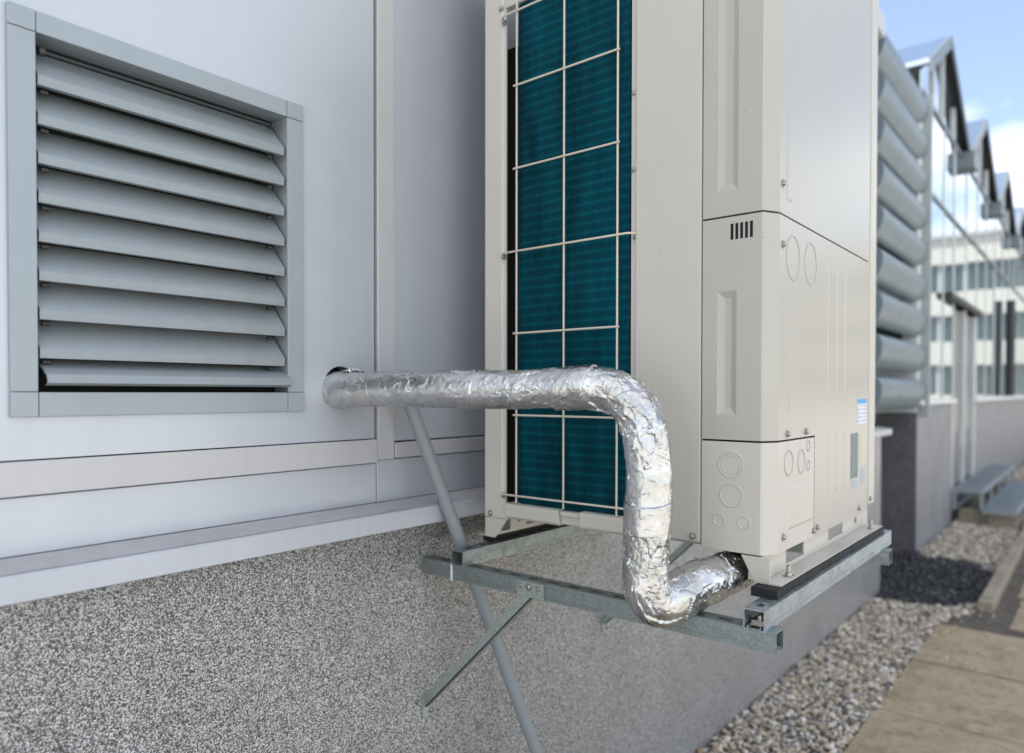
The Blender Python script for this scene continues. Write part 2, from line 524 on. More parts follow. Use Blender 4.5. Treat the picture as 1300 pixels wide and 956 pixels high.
def print_lines(name, base, ink, scale):
    m, t, b = mat(name, base, .4)
    wv = N(t, 'ShaderNodeTexWave', wave_type='BANDS', bands_direction='Z'); wv.inputs['Scale'].default_value = scale
    wv.inputs['Distortion'].default_value = 0
    v = coords(t); t.links.new(v, wv.inputs['Vector'])
    n = noise_tex(t, coords(t, (160, 1, 60)), 1, 1)
    f = mix(t, 1, ramp(t, wv.outputs['Fac'], [(.45, (0, 0, 0)), (.6, (1, 1, 1))]), ramp(t, n, [(.4, (0, 0, 0)), (.5, (1, 1, 1))]), 'MULTIPLY')
    t.links.new(mix(t, f, base, ink), b.inputs['Base Color'])
    return m
M['print_white'] = print_lines('white_label_print', (.74, .76, .84), (.45, .48, .58), 30)
M['print_dark'] = print_lines('dark_label_print', (.10, .155, .165), (.22, .27, .28), 55)

# ------------------------------------------------------------------ ground, gravel, paving
G = -H
bm_ = MB(); bm_.add([(-900,-900,G-.06),(900,-900,G-.06),(900,900,G-.06),(-900,900,G-.06)], [(0,1,2,3)])
tag(bm_.build('ground', M['ground'], recalc=False), kind='structure')
bm_ = MB(); bm_.box(1.0, 46, -1.6, 1.7, G-.058, G-.022)
tag(bm_.build('soil', M['earth'], recalc=False), kind='structure')

def ico(sub):
    bm = bmesh.new(); bmesh.ops.create_icosphere(bm, subdivisions=sub, radius=1)
    vs = np.array([v.co[:] for v in bm.verts]); fs = np.array([[v.index for v in f.verts] for f in bm.faces]); bm.free()
    return vs, fs

def stones(name, pts, rad, material, sub):
    base, fs = ico(sub)
    n = len(pts); nv = len(base)
    var = []
    for k in range(10):
        q = base*(1 + .0)
        d = rng.normal(size=(5, 3)); d /= np.linalg.norm(d, axis=1)[:, None]
        s = np.ones(nv)
        for e in d:
            s -= np.clip(base@e - rng.uniform(.35, .7), 0, 1)*.8
        var.append(base*s[:, None])
    V = np.empty((n, nv, 3))
    for i in range(n):
        q = var[rng.integers(10)]*rng.uniform(.65, 1.25, 3)*np.array([1.1, 1.1, .75])
        a, b, c = rng.uniform(0, 6.28), rng.uniform(-.5, .5), rng.uniform(-.5, .5)
        ca, sa, cb, sb, cc, sc = math.cos(a), math.sin(a), math.cos(b), math.sin(b), math.cos(c), math.sin(c)
        Rm = np.array([[ca,-sa,0],[sa,ca,0],[0,0,1]])@np.array([[1,0,0],[0,cb,-sb],[0,sb,cb]])@np.array([[cc,0,sc],[0,1,0],[-sc,0,cc]])
        V[i] = q@Rm.T*rad[i] + pts[i]
    F = (fs[None] + (np.arange(n)*nv)[:, None, None]).reshape(-1, 3)
    me = bpy.data.meshes.new(name)
    V = V.reshape(-1, 3) + np.array([0, 0, H])
    me.vertices.add(len(V)); me.vertices.foreach_set('co', V.ravel())
    me.loops.add(F.size); me.loops.foreach_set('vertex_index', F.ravel().astype(np.int32))
    me.polygons.add(len(F)); me.polygons.foreach_set('loop_start', (np.arange(len(F))*3).astype(np.int32))
    me.polygons.foreach_set('loop_total', np.full(len(F), 3, np.int32))
    me.polygons.foreach_set('use_smooth', np.ones(len(F), bool))
    me.update(calc_edges=True); me.validate()
    me.materials.append(material)
    o = bpy.data.objects.new(name, me); C.objects.link(o)
    return o

def strew(x0, x1, y0, y1, step, keep):
    xs = np.arange(x0, x1, step); ys = np.arange(y0, y1, step)
    g = np.stack(np.meshgrid(xs, ys), -1).reshape(-1, 2) + rng.uniform(-.45, .45, (len(xs)*len(ys), 2))*step
    g = np.array([p for p in g if keep(*p)])
    return np.column_stack([g, G - .012 + rng.uniform(-.008, .010, len(g))])

def slab_edge(x):               # where the gravel gives way to the paving
    return .905 if x < 5.8 else (.905 - (x-5.8)*.30 if x < 6.3 else .735)
def in_dark_patch(x, y):  # true inside the patch of darker pebbles
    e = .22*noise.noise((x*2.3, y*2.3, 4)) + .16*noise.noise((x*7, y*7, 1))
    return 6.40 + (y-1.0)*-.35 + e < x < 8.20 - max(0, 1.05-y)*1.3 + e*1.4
near_ok = lambda x, y: y > slab_edge(x) + .01*math.sin(x*40) and y < 1.41 and not in_dark_patch(x, y)
p1 = strew(2.3, 6.5, .7, 1.41, .0215, near_ok)
p2 = strew(6.5, 8.3, .7, 1.47, .030, lambda x, y: y > .74 and not in_dark_patch(x, y) and (y < 1.40 or x > 6.5))
p3 = strew(8.3, 11.9, .6, 1.47, .034, lambda x, y: y > .74)
p4 = strew(11.9, 20, .74, 1.47, .05, lambda x, y: True)
p5 = strew(5.0, 6.4, .60, .93, .05, lambda x, y: random.random() < .25)     # strays lying on the paving
p5[:, 2] = G + .006
pa = np.vstack([p1, p2]); pb = np.vstack([p3, p4])
o = stones('gravel', pa, rng.uniform(.008, .0185, len(pa))*np.where(rng.random(len(pa)) < .06, 1.5, 1), M['gravel'], 2)
tag(o, 'tan, grey and cream pebble gravel along the foot of the wall', 'gravel', kind='stuff')
pb2 = np.vstack([pb, p5])
o = stones('gravel', pb2, np.concatenate([rng.uniform(.016, .028, len(pb)), rng.uniform(.006, .012, len(p5))]), M['gravel'], 1)
tag(o, 'pale pebble gravel in front of the glasshouse and steel steps', 'gravel', kind='stuff')
pw = strew(6.2, 8.4, .735, 2.3, .028, lambda x, y: in_dark_patch(x, y) and (y < 1.47 or 6.5 < x < 8.29) and not (x < 6.5 and y > 1.40) and (y < 1.5 or x < 8.28))
o = stones('dark_gravel', pw, rng.uniform(.012, .024, len(pw)), M['dark_gravel'], 1)
tag(o, 'patch of dark pebbles at the corner between the two plinths', 'gravel', kind='stuff')

# paving slabs
pave = MB().box(1.0, 5.84, -1.5, .88, G-.05, G-.035).build('pavement', M['earth'])
tag(pave, kind='structure')
def slab(x0, x1, y0, y1, tilt, mt=M['slab']):
    nx, ny = 10, 8
    b = MB(); vs = []; fs = []
    for j in range(ny+1):
        for i in range(nx+1):
            x = x0 + (x1-x0)*i/nx; y = y0 + (y1-y0)*j/ny
            jx = .012*noise.noise((x*9, y*9, 3)) if i in (0, nx) else 0
            jy = .012*noise.noise((x*9, y*9, 8)) if j in (0, ny) else 0
            drop = .012 if i in (0, nx) or j in (0, ny) else 0
            vs.append((x+jx, y+jy, G + tilt*(x-x0) + .006*noise.noise((x*4, y*4, 0)) - drop))
    for j in range(ny):
        for i in range(nx):
            a = j*(nx+1)+i; fs.append((a, a+1, a+nx+2, a+nx+1))
    b.add(vs, fs)
    rim = [i for i in range(nx+1)] + [j*(nx+1)+nx for j in range(1, ny+1)] + [ny*(nx+1)+i for i in range(nx-1, -1, -1)] + [j*(nx+1) for j in range(ny-1, 0, -1)]
    top = [vs[k] for k in rim]; low = [(p[0], p[1], G-.05) for p in top]; n = len(rim)
    b.add(top+low, [(i, (i+1) % n, n+(i+1) % n, n+i) for i in range(n)])
    return b.build('paving_slab', mt, pave, smooth=40)
xs = [1.4, 2.3, 3.19, 4.06, 4.96, 5.85]
for i in range(5):
    for j, (ya, yb) in enumerate(((-.45, .90), (-1.5, -.47))):
        slab(xs[i]+.008, xs[i+1]-.008, ya, yb, .003*((i % 3)-1))
x = 6.0
for i in range(9):
    ww = .95
    slab(x+.03, x+ww-.03, -.55, .52 + .03*((i*7) % 3-1), .003*((i % 3)-1))
    x += ww + .06
# kerb stones beyond the paving
k0 = None
x = 6.42
for i in range(12):
    L_ = .96
    b = MB().box(0, L_, 0, .105, 0, .11)
    if k0 is None:
        k0 = proto(b, 'kerb_stone', M['kerb'], pave, (x, .625, G-.055), bevel=.012)
    else:
        c_ = again(k0, pave, (x, .625 + .004*((i*5) % 3-1), G-.055))
        c_.rotation_euler = (0, 0, R(.3*((i*7) % 5-2)))
    x += .98
# small loose things on the paving
b = MB()
vs, fs = ico(2)
b.add([Vector((p[0]*.028*(1+.2*noise.noise(p*2)), p[1]*.018, p[2]*.012)) + Vector((5.52, .905, G+.012)) for p in vs], [tuple(f) for f in fs])
tag(b.build('stone', M['pink'], smooth=60), 'pale pink stone chip lying at the edge of the paving', 'stone')
b = MB()
pts = [(0,0,.004),(.022,.012,.012),(.05,.010,.006),(.072,0,.014),(.05,-.012,.007),(.022,-.014,.010)]
b.add([(p[0]+5.98, p[1]+.95, G+.014+p[2]) for p in pts] + [(6.015, .95, G+.03)], [(0,1,6),(1,2,6),(2,3,6),(3,4,6),(4,5,6),(5,0,6)])
o = b.build('leaf', M['leaf'], recalc=False); md = o.modifiers.new('thick', 'SOLIDIFY'); md.thickness = .0015
tag(o, 'curled brown leaf on the gravel beside the dark pebbles', 'leaf')

# ------------------------------------------------------------------ the clad building
CL = 1.45                       # face of the cladding
PL = 1.417                      # face of the plinth
bld = thing('service_building', (2.5, 3.0, G), 'building clad in pale grey metal panels above a speckled grain plinth', 'building')
def relief_sheet():
    xs = [.25]
    while xs[-1] < 6.47:
        xs.append(xs[-1] + .0015 + .0013*max(0, xs[-1]-.4))
    xs[-1] = 6.479
    zs = [-.346]
    while zs[-1] > G:
        zs.append(zs[-1] - (.0015 if zs[-1] > -.70 else .0024 if zs[-1] > -1.1 else .005))
    nx, nz = len(xs), len(zs)
    V = np.empty((nz, nx, 3)); V[..., 0] = xs; V[..., 1] = PL; V[..., 2] = np.array(zs)[:, None]
    V = V.reshape(-1, 3) + np.array([0, 0, H]) - np.array(ROOT[bld])
    i = np.arange(nx-1)[None] + (np.arange(nz-1)*nx)[:, None]
    F = np.stack([i, i+nx, i+nx+1, i+1], -1).reshape(-1, 4)
    me = bpy.data.meshes.new('grain_render')
    me.vertices.add(len(V)); me.vertices.foreach_set('co', V.ravel())
    me.loops.add(F.size); me.loops.foreach_set('vertex_index', F.ravel().astype(np.int32))
    me.polygons.add(len(F)); me.polygons.foreach_set('loop_start', (np.arange(len(F))*4).astype(np.int32))
    me.polygons.foreach_set('loop_total', np.full(len(F), 4, np.int32))
    me.polygons.foreach_set('use_smooth', np.ones(len(F), bool))
    me.update(calc_edges=True)
    me.materials.append(M['plinth_relief'])
    o = bpy.data.objects.new('grain_render', me); C.objects.link(o); o.parent = bld; ROOT[o] = ROOT[bld]
    o['kind'] = 'stuff'
relief_sheet()
MB().box(-2.5, 6.478, PL+.004, 6, G-.05, -.335).build('plinth', M['plinth'], bld)
MB().box(-2.49, 6.37, 1.50, 5.98, -.334, 2.86).build('core', M['black'], bld)
JX = 1.192
TOPZ = 2.88
# big left panel with the louver opening and the round pipe hole
hc, hr = (1.084, .015), .0495
b = MB()
xs_ = [-2.5, .425, .94, hc[0]-.07, hc[0]+.07, JX-.003]
zs_ = [-.118, -.005, .637, hc[1]-.07, hc[1]+.07, TOPZ]
def panel_cells(b, xs_, zs_, skip):
    xs_ = sorted(xs_); zs_ = sorted(zs_)
    for i in range(len(xs_)-1):
        for j in range(len(zs_)-1):
            xc, zc = (xs_[i]+xs_[i+1])/2, (zs_[j]+zs_[j+1])/2
            if not skip(xc, zc):
                b.add([(xs_[i],CL,zs_[j]),(xs_[i+1],CL,zs_[j]),(xs_[i+1],CL,zs_[j+1]),(xs_[i],CL,zs_[j+1])], [(0,1,2,3)])
panel_cells(b, xs_, zs_, lambda x, z: (.425 < x < .94 and -.005 < z < .637) or (abs(x-hc[0]) < .07 and abs(z-hc[1]) < .07))
n = 32; ring = []; sq = []
for k in range(n):
    a = 2*math.pi*k/n
    ring.append((hc[0]+hr*math.cos(a), CL, hc[1]+hr*math.sin(a)))
    q = .07/max(abs(math.cos(a)), abs(math.sin(a)))
    sq.append((hc[0]+q*math.cos(a), CL, hc[1]+q*math.sin(a)))
b.add(ring+sq, [(k, (k+1) % n, n+(k+1) % n, n+k) for k in range(n)])
deep = [(p[0], CL+.04, p[2]) for p in ring]
b.add(ring+deep, [(k, (k+1) % n, n+(k+1) % n, n+k) for k in range(n)])
# folded right edge of the panel
b.add([(JX-.003,CL,-.118),(JX-.003,CL,TOPZ),(JX-.001,CL+.03,TOPZ),(JX-.001,CL+.03,-.118)], [(0,1,2,3)])
b.build('cladding_panel', M['cladding'], bld, recalc=False)
def sheet(name, x0, x1, z0, z1, y, mt, bev=.0015):
    return MB().box(x0, x1, y, 1.499, z0, z1).build(name, mt, bld, bevel=bev)
# cover strip over the joint
MB().box(1.199, 1.2545, CL-.004, 1.499, -.1755, TOPZ).build('cover_strip', M['trim'], bld, bevel=.002)
sheet('cladding_panel', 1.2565, 2.497, -.1285, TOPZ, CL, M['cladding'])
for xa, xb in ((2.503, 3.8), (3.806, 5.1), (5.106, 6.38)):
    sheet('cladding_panel', xa, xb, -.1285, TOPZ, CL, M['cladding'])
# horizontal trims
sheet('trim_strip', -2.5, 1.1955, -.181, -.1205, CL-.007, M['trim'], .002)
sheet('trim_strip', 1.2575, 6.38, -.174, -.1325, CL-.005, M['trim'], .002)
sheet('cladding_panel', -2.5, 1.196, -.285, -.1832, CL+.001, M['cladding'])
sheet('cladding_panel', 1.199, 6.38, -.285, -.1765, CL+.001, M['cladding'])
# sill flashing: sloping top, drip front
sl = MB()
prof = [(1.4995,-.2835),(CL-.001,-.2865),(1.363,-.2975),(1.3602,-.3005),(1.3602,-.3435),(1.3625,-.3455),(1.372,-.3445),(1.372,-.3405),(1.3635,-.3405),(1.3635,-.3025),(CL,-.2905),(1.4995,-.2875)]
sl.prism([(-2.5, y, z) for y, z in prof], None, (9.10, 0, 0))
sl.build('sill', M['sill'], bld)
MB().box(-2.5, 6.6, 1.3725, 1.4165, -.3425, -.3005).build('sill_core', M['dark_metal'], bld)
MB().add([(-2.5,1.3635,-.2963),(6.6,1.3635,-.2963),(6.6,CL-.002,-.2857),(-2.5,CL-.002,-.2857)], [(0,1,2,3)]).build('sill_top', M['sill_top'], bld, recalc=False)
# roof edge and end wall
MB().box(-2.5, 6.42, 1.40, 6, 2.885, 3.05).build('roof', M['trim'], bld, bevel=.004)
MB().box(6.382, 6.40, 1.51, 5.9, -.30, 2.88).build('end_wall', M['cladding'], bld)

# ------------------------------------------------------------------ louver vent
lv = thing('louver_vent', (.68, CL, .31), 'square grey louver vent with nine slats in the cladding', 'louver vent')
FY = CL-.008
fx0, fx1, fz0, fz1 = .3915, .9745, -.0435, .6665
ix0, ix1, iz0, iz1 = .4335, .9325, .0, .6295
MB().box(ix0+.001, ix1-.001, FY, CL-.0005, iz1, fz1).build('frame_rail', M['louver'], lv, bevel=.0012)
MB().box(ix0+.001, ix1-.001, FY, CL-.0005, fz0, iz0).build('frame_rail', M['louver'], lv, bevel=.0012)
MB().box(fx0, ix0, FY, CL-.0005, iz0+.001, iz1-.001).build('frame_stile', M['louver'], lv, bevel=.0012)
MB().box(ix1, fx1, FY, CL-.0005, iz0+.001, iz1-.001).build('frame_stile', M['louver'], lv, bevel=.0012)
for xa, xb in ((fx0, ix0), (ix1, fx1)):
    for za, zb in ((fz0, iz0), (iz1, fz1)):
        MB().box(xa, xb, FY-.0008, CL-.0005, za, zb).build('frame_corner', M['louver'], lv, bevel=.0012)
JD = CL+.085
MB().box(ix0-.004, ix0-.0005, CL-.0004, JD, iz0-.003, iz1+.003).build('jamb', M['louver'], lv)
MB().box(ix1+.0005, ix1+.004, CL-.0004, JD, iz0-.003, iz1+.003).build('jamb', M['louver'], lv)
MB().box(ix0, ix1, CL-.0004, JD, iz1+.0005, iz1+.004).build('jamb', M['louver'], lv)
MB().box(ix0, ix1, CL-.0004, JD, iz0-.004, iz0-.0005).build('jamb', M['louver'], lv)
MB().box(ix0-.004, ix1+.004, JD+.012, JD+.016, iz0-.004, iz1+.004).build('backing', M['black'], lv)
sc_ = MB()
k = ix0
while k < ix1:
    sc_.box(k, k+.0022, JD-.004, JD-.002, iz0, iz1); k += .0095
for z in (.006, .018, .030):
    sc_.box(ix0, ix1, JD-.0018, JD-.0005, z, z+.0015)
tag(sc_.build('insect_screen', M['dark_metal'], lv, recalc=False), kind='stuff')
# slats, origin at the lower lip
def slat_mesh(w, rise, run):
    pr = [(0,0),(-.0012,.016),(.0,.0185),(run,rise),(run+.002,rise-.001),(.004,.0155),(.003,.002),(.012,.002),(.012,0)]
    return MB().prism([(0, y, z) for y, z in pr], None, (w, 0, 0))
sw = ix1-ix0-.010
s0 = None
pin = None
SP = (.541-.0605)/7
for i in range(8):
    at = (ix0+.004, FY+.005, .541-SP*i)
    if s0 is None:
        cur = s0 = proto(slat_mesh(sw, .080, .058), 'slat', M['slat'], lv, at, smooth=25)
    else:
        cur = again(s0, lv, at)
        cur.rotation_euler = (R(.8*math.sin(i*2.3)), 0, 0)
    for px in (sw-.028, .014):
        if pin is None:
            pm = MB().tube([(-.006,0,0),(.006,0,0)], .0048, 10)
            pin = pm.build('pivot_pin', M['dark_metal'], cur, origin=(0, 0, 0), smooth=40)
            pin.location = (px, .016, -.006)
        else:
            q = pin.copy(); C.objects.link(q); q.parent = cur; q.location = (px, .016, -.006)
# the lowest slat hangs open
low = again(s0, lv, (ix0+.010, FY-.016, .0165)); low.rotation_euler = (R(-22), 0, 0); low['label'] = 'lowest slat, swung open past the frame'
# linkage rod under the head of the frame
MB().tube([(ix0+.012, FY+.020, .606), (ix1-.026, FY+.020, .606)], .0030, 10).build('linkage_rod', M['dark_metal'], lv, smooth=40)
for x in (ix0+.014, ix1-.028):
    MB().tube([(x-.004, FY+.020, .606), (x+.005, FY+.020, .606)], .0085, 14).build('rod_knob', M['dark_metal'], lv, smooth=40)

# ------------------------------------------------------------------ outdoor unit
X0, YF, YB, XR = 1.43, .512, 1.282, 2.268
ZB, ZT = -.332, 1.34
un = thing('outdoor_unit', (1.85, .9, -.395), 'large beige outdoor air conditioning unit on a steel wall bracket', 'air conditioner')
# rear post beside the coil
b = MB()
b.prism([(X0,1.282,0),(X0,1.224,0),(X0+.004,1.221,0),(X0+.004,1.2125,0),(X0+.010,1.2125,0),(X0+.010,1.216,0),(X0+.008,1.216,0),(X0+.008,1.278,0),(X0+.06,1.278,0),(X0+.06,1.282,0)][::-1], None, (0, 0, ZT-.01-ZB))
b.v = [(p[0], p[1], p[2]+ZB) for p in b.v]
b.build('corner_post', M['beige'], un, bevel=.0015)
# lintel over the coil opening and lid
MB().box(X0+.002, X0+.02, .845, 1.2115, 1.003, ZT-.01).build('top_panel', M['beige'], un, bevel=.002)
MB().box(X0-.006, XR+.004, YF-.004, YB+.004, ZT-.009, ZT+.03).build('lid', M['beige'], un, bevel=.006)
# blank panel between coil and service covers
MB().box(X0+.0005, X0+.02, .664, .8245, -.322, ZT-.011).build('side_panel', M['beige'], un, bevel=.003)
MB().box(X0+.008, X0+.03, .8255, .8395, -.30, ZT-.012).build('panel_return', M['beige'], un, bevel=.001)
# dark innards behind the seams
MB().box(X0+.022, XR-.02, YF+.012, .823, -.315, ZT-.013).build('chassis', M['black'], un)
MB().box(X0+.05, XR-.02, .845, 1.17, 1.06, ZT-.014).build('fan_deck', M['black'], un)
MB().box(X0+.30, XR-.05, .845, 1.15, -.29, 1.055).build('inner_wall', M['black'], un)

# service covers: each is a side strip, a slanted corner and a front sheet
CH = [(X0, .534), (X0+.003, .5305), (X0+.034, .5145), (X0+.0385, YF)]
def cover(name, z0, z1, xr, side_dents, side_holes, front_dents, mt, front_holes=()):
    b = MB()
    # side strip, looking along +x: U runs towards the wall (-> -y seen from outside is right), V up
    b.plate((X0, 0, 0), (0,-1,0), (0,0,1), -.6605, -.534, z0, z1, 0, side_holes, side_dents)
    for (xa, ya), (xb, yb) in zip(CH, CH[1:]):
        b.add([(xa,ya,z0),(xb,yb,z0),(xb,yb,z1),(xa,ya,z1)], [(0,1,2,3)])
    b.plate((0, YF, 0), (1,0,0), (0,0,1), CH[-1][0], xr, z0, z1, 0, front_holes, front_dents)
    return b
def finish(b, name, mt, z0, z1, xr):
    rim = [(X0,.6605)] + CH + [(xr,YF)]
    back = [(X0+.012,.6605),(X0+.012,.54),(X0+.014,.538),(X0+.04,.5245),(X0+.044,.524),(xr,.524)]
    for z in (z0, z1):
        for k in range(len(rim)-1):
            b.add([(*rim[k],z),(*rim[k+1],z),(*back[k+1],z),(*back[k],z)], [(0,1,2,3)])
    b.add([(X0,.6605,z0),(X0,.6605,z1),(X0+.012,.6605,z1),(X0+.012,.6605,z0)], [(0,1,2,3)])
    b.add([(xr,YF,z0),(xr,YF,z1),(xr,.524,z1),(xr,.524,z0)], [(0,1,2,3)])
    o = b.build(name, mt, un, recalc=False)
    me = o.data
    bm = bmesh.new(); bm.from_mesh(me)
    bmesh.ops.remove_doubles(bm, verts=bm.verts, dist=2e-5); bm.to_mesh(me); bm.free()
    me.shade_smooth(); me.set_sharp_from_angle(angle=R(10))
    return o
XF = 2.184
ribs = lambda z0, z1: [(x, x+.016, z0, z1, -.0014, .006) for x in (1.80, 1.872, 1.944)]
b = cover('u', .3685, ZT-.012, XF, [(-.628,-.584,.421,1.10,.0075,.014)], [], [(1.507,1.540,.40,1.25,-.002,.006)], None)
finish(b, 'upper_service_cover', M['beige_dimmed'], .3685, ZT-.012, XF)
vents = [(-.5995+.0102*k, -.5995+.0102*k+.0062, .317, .350) for k in range(5)]
b = cover('m', -.0975, .3645, XF, [(-.6275,-.5855,-.046,.212,.0075,.014)], vents, [(1.512,1.540,-.046,.212,.003,.006)] + ribs(.0, .30), None)
# its front sheet goes on down beside the pipe cover
b.plate((0, YF, 0), (1,0,0), (0,0,1), 1.706, XF, -.33, -.0975, 0, (), [(x, x+.016, -.24, -.0975, -.0014, .006) for x in (1.80, 1.872, 1.944)])
finish(b, 'lower_service_cover', M['beige_dimmed'], -.0975, .3645, XF)
for k, h in enumerate(vents):
    pass
MB().box(X0+.004, X0+.006, .545, .603, .312, .355).build('vent_backing', M['black'], un)
b = cover('p', -.33, -.1015, 1.7035, [], [], [(1.525,1.690,-.290,-.199,-.0024,.006)], None)
finish(b, 'pipe_cover', M['beige'], -.33, -.1015, 1.7035)
SU, SV = (0,-1,0), (0,0,1)
for (y, z, r) in ((.596,-.149,.026),(.595,-.213,.0235),(.621,-.267,.0125),(.568,-.267,.0125)):
    MB().torus((X0, y, z), SU, SV, r, r, .0019).build('knockout', M['beige'], un, smooth=170, recalc=False)
MB().torus((X0, .596, -.149), SU, SV, .0195, .0195, .0015).build('knockout', M['beige'], un, smooth=170, recalc=False)
for (x, z, ru, rv) in ((1.551,.287,.041,.047),(1.668,.290,.041,.047),(1.531,-.148,.026,.026),(1.612,-.150,.022,.026),(1.66,-.119,.011,.011),(1.66,-.162,.011,.011)):
    MB().torus((x, YF, z), (1,0,0), (0,0,1), ru, rv, .0022).build('knockout', M['beige_dimmed'], un, smooth=170, recalc=False)
# right corner post on the front and far side
MB().box(XF+.003, XF+.018, YF+.004, YF+.03, -.325, ZT-.012).build('front_post', M['beige'], un, bevel=.002)
MB().box(XF+.020, XR, YF+.0005, YF+.04, -.318, ZT-.012).build('front_post', M['beige'], un, bevel=.004)
MB().box(XR-.018, XR, YF+.045, YB-.002, -.32, ZT-.012).build('side_panel', M['beige'], un, bevel=.002)
# coil: turns the rear corner
pts = [(1.438, .842)] + [(1.438+.045-.045*math.cos(a), 1.152+.045*math.sin(a)) for a in [math.pi/2*k/10 for k in range(11)]] + [(2.22, 1.197)]
b = MB()
inn = [(1.438+.03, .842)] + [(1.438+.045-.015*math.cos(a), 1.152+.015*math.sin(a)) for a in [math.pi/2*k/10 for k in range(11)]] + [(2.22, 1.167)]
for Pa, Pb in zip(pts, pts[1:]):
    b.add([(*Pa,-.30),(*Pb,-.30),(*Pb,1.03),(*Pa,1.03)], [(3,2,1,0)])
for Pa, Pb in zip(inn, inn[1:]):
    b.add([(*Pa,-.30),(*Pb,-.30),(*Pb,1.03),(*Pa,1.03)], [(0,1,2,3)])
for i in range(len(pts)-1):
    for z in (-.30, 1.03):
        b.add([(*pts[i],z),(*pts[i+1],z),(*inn[i+1],z),(*inn[i],z)], [(0,1,2,3)])
b.build('coil', M['coil'], un, smooth=30, recalc=False)
MB().box(1.500, 1.506, 1.2005, 1.274, -.30, .935).build('gap_shade_plate', M['black'], un)  # black plate added so the gap beside the coil looks shaded
# wire guard in front of the coil, each wire on its own
WX = 1.418
for y in (1.163, 1.0145, .864):
    MB().tube([(WX, y, -.284), (WX, y, 1.03)], .0026, 8).build('guard_wire', M['wire'], un, smooth=60)
for i, z in enumerate((.972, .7835, .573, .362, .152, -.0575, -.265)):
    ya, yb = (.828, 1.212) if i % 3 == 0 else (.857, 1.1705)
    pl = [(WX-.004, ya, z), (WX-.004, yb, z)]
    if i % 3 == 0:
        pl = [(WX+.012, ya-.004, z), (WX+.002, ya, z), (WX-.004, ya+.008, z), (WX-.004, yb-.008, z), (WX+.002, yb, z), (WX+.012, yb+.006, z)]
    MB().tube(pl, .0026, 8).build('guard_wire', M['wire'], un, smooth=60)
    if i % 3 == 0:
        for y in (ya-.002, yb+.004):
            MB().dome((X0+(.002 if y > 1 else .008), y, z-.006), (-1,0,0), .0062, .009).build('screw', M['steel'], un, smooth=40)
for z in (.7835-.10, .51):
    MB().dome((X0+.008, .833, z), (-1,0,0), .005, .005).build('screw', M['steel'], un, smooth=40)
for p in ((X0, .681, -.309), (X0, 1.262, -.322), (X0, 1.226, 1.005)):
    MB().dome(p, (-1,0,0), .0062, .006).build('screw', M['steel'], un, smooth=40)
for p in ((1.486,YF,.43),(1.488,YF,.306),(1.522,YF,-.086),(1.642,YF,-.086),(1.726,YF,-.312),(1.70,YF,-.316),(1.50,YF,-.30),(2.094,YF,-.313)):
    MB().dome(p, (0,-1,0), .0066, .007).build('screw', M['steel'], un, smooth=40)
MB().dome((2.215, YF, -.30), (0,-1,0), .0062, .006).build('screw', M['steel'], un, smooth=40)
# drain pan lip under the coil
b = MB()
b.prism([(X0+.03,.0,-.328),(X0-.004,.0,-.328),(X0-.012,.0,-.322),(X0-.014,.0,-.292),(X0-.008,.0,-.288),(X0+.03,.0,-.288)], None, (0, .1735, 0))
b.v = [(p[0], p[1]+1.0295, p[2]) for p in b.v]
b.build('drain_pan', M['beige'], un, bevel=.003)
b = MB()
b.prism([(X0+.03,.0,-.328),(X0-.006,.0,-.328),(X0-.013,.0,-.322),(X0-.014,.0,-.290),(X0-.008,.0,-.286),(X0+.03,.0,-.286)], None, (0, .124, 0))
b.v = [(p[0], p[1]+.8445, p[2]) for p in b.v]
b.build('drain_pan', M['beige'], un, bevel=.003)
MB().box(X0-.001, X0+.028, .9692, 1.029, -.324, -.303).build('drain_pan', M['beige'], un, bevel=.002)
MB().box(X0-.009, X0+.028, .972, 1.027, -.3025, -.291).build('drain_pan', M['beige'], un, bevel=.002)
MB().box(X0+.0005, X0+.04, 1.2035, 1.281, -.333, -.30).build('base_plate', M['beige'], un, bevel=.0015)
MB().box(X0+.03, XR-.004, YF+.03, YB-.01, -.331, -.3165).build('base_plate', M['beige'], un)
# legs
b = MB().prism([(X0+.001,1.2815,-.334),(X0+.001,1.205,-.334),(X0+.001,1.247,-.386),(X0+.001,1.2815,-.386)], None, (.003, 0, 0))
b.build('leg', M['beige'], un)
b = MB().prism([(X0+.001,.574,-.333),(X0+.001,.546,-.386),(X0+.001,.514,-.386),(X0+.001,.514,-.333)], None, (.003, 0, 0))
b.build('leg', M['beige'], un, bevel=.0008)
# rear foot rail, seen from the front below the unit, and front foot rail
b = MB().plate((0, 1.262, 0), (1,0,0), (0,0,1), X0+.005, XR, -.383, -.334, .003, [(1.475,1.515,-.378,-.342),(1.585,1.85,-.374,-.342),(1.95,2.10,-.374,-.342)])
b.box(X0+.005, XR, 1.2655, 1.31, -.386, -.3835)
b.build('foot_rail', M['beige'], un)
MB().tube([(1.551, 1.2615, -.356), (1.551, 1.2605, -.356)], .005, 12).build('bolt_hole', M['black'], un, smooth=40)
b = MB().plate((0, .531, 0), (1,0,0), (0,0,1), X0+.005, XR, -.383, -.332, .003, [(1.575,1.695,-.372,-.340),(1.885,2.01,-.370,-.340),(2.125,2.15,-.362,-.345)])
b.box(X0+.002, XR+.004, .492, .5340, -.3865, -.3835)
b.build('foot_rail', M['beige'], un)
MB().box(X0+.005, X0+.008, .534, .56, -.383, -.334).build('foot_rail', M['beige'], un)
MB().dome((1.515, .505, -.3835), (0,0,1), .009, .010).tube([(1.515,.505,-.376),(1.515,.505,-.360)], .0045, 10).build('foot_bolt', M['steel'], un, smooth=40)
MB().dome((2.20, .505, -.3835), (0,0,1), .009, .010).tube([(2.20,.505,-.376),(2.20,.505,-.360)], .0045, 10).build('foot_bolt', M['steel'], un, smooth=40)
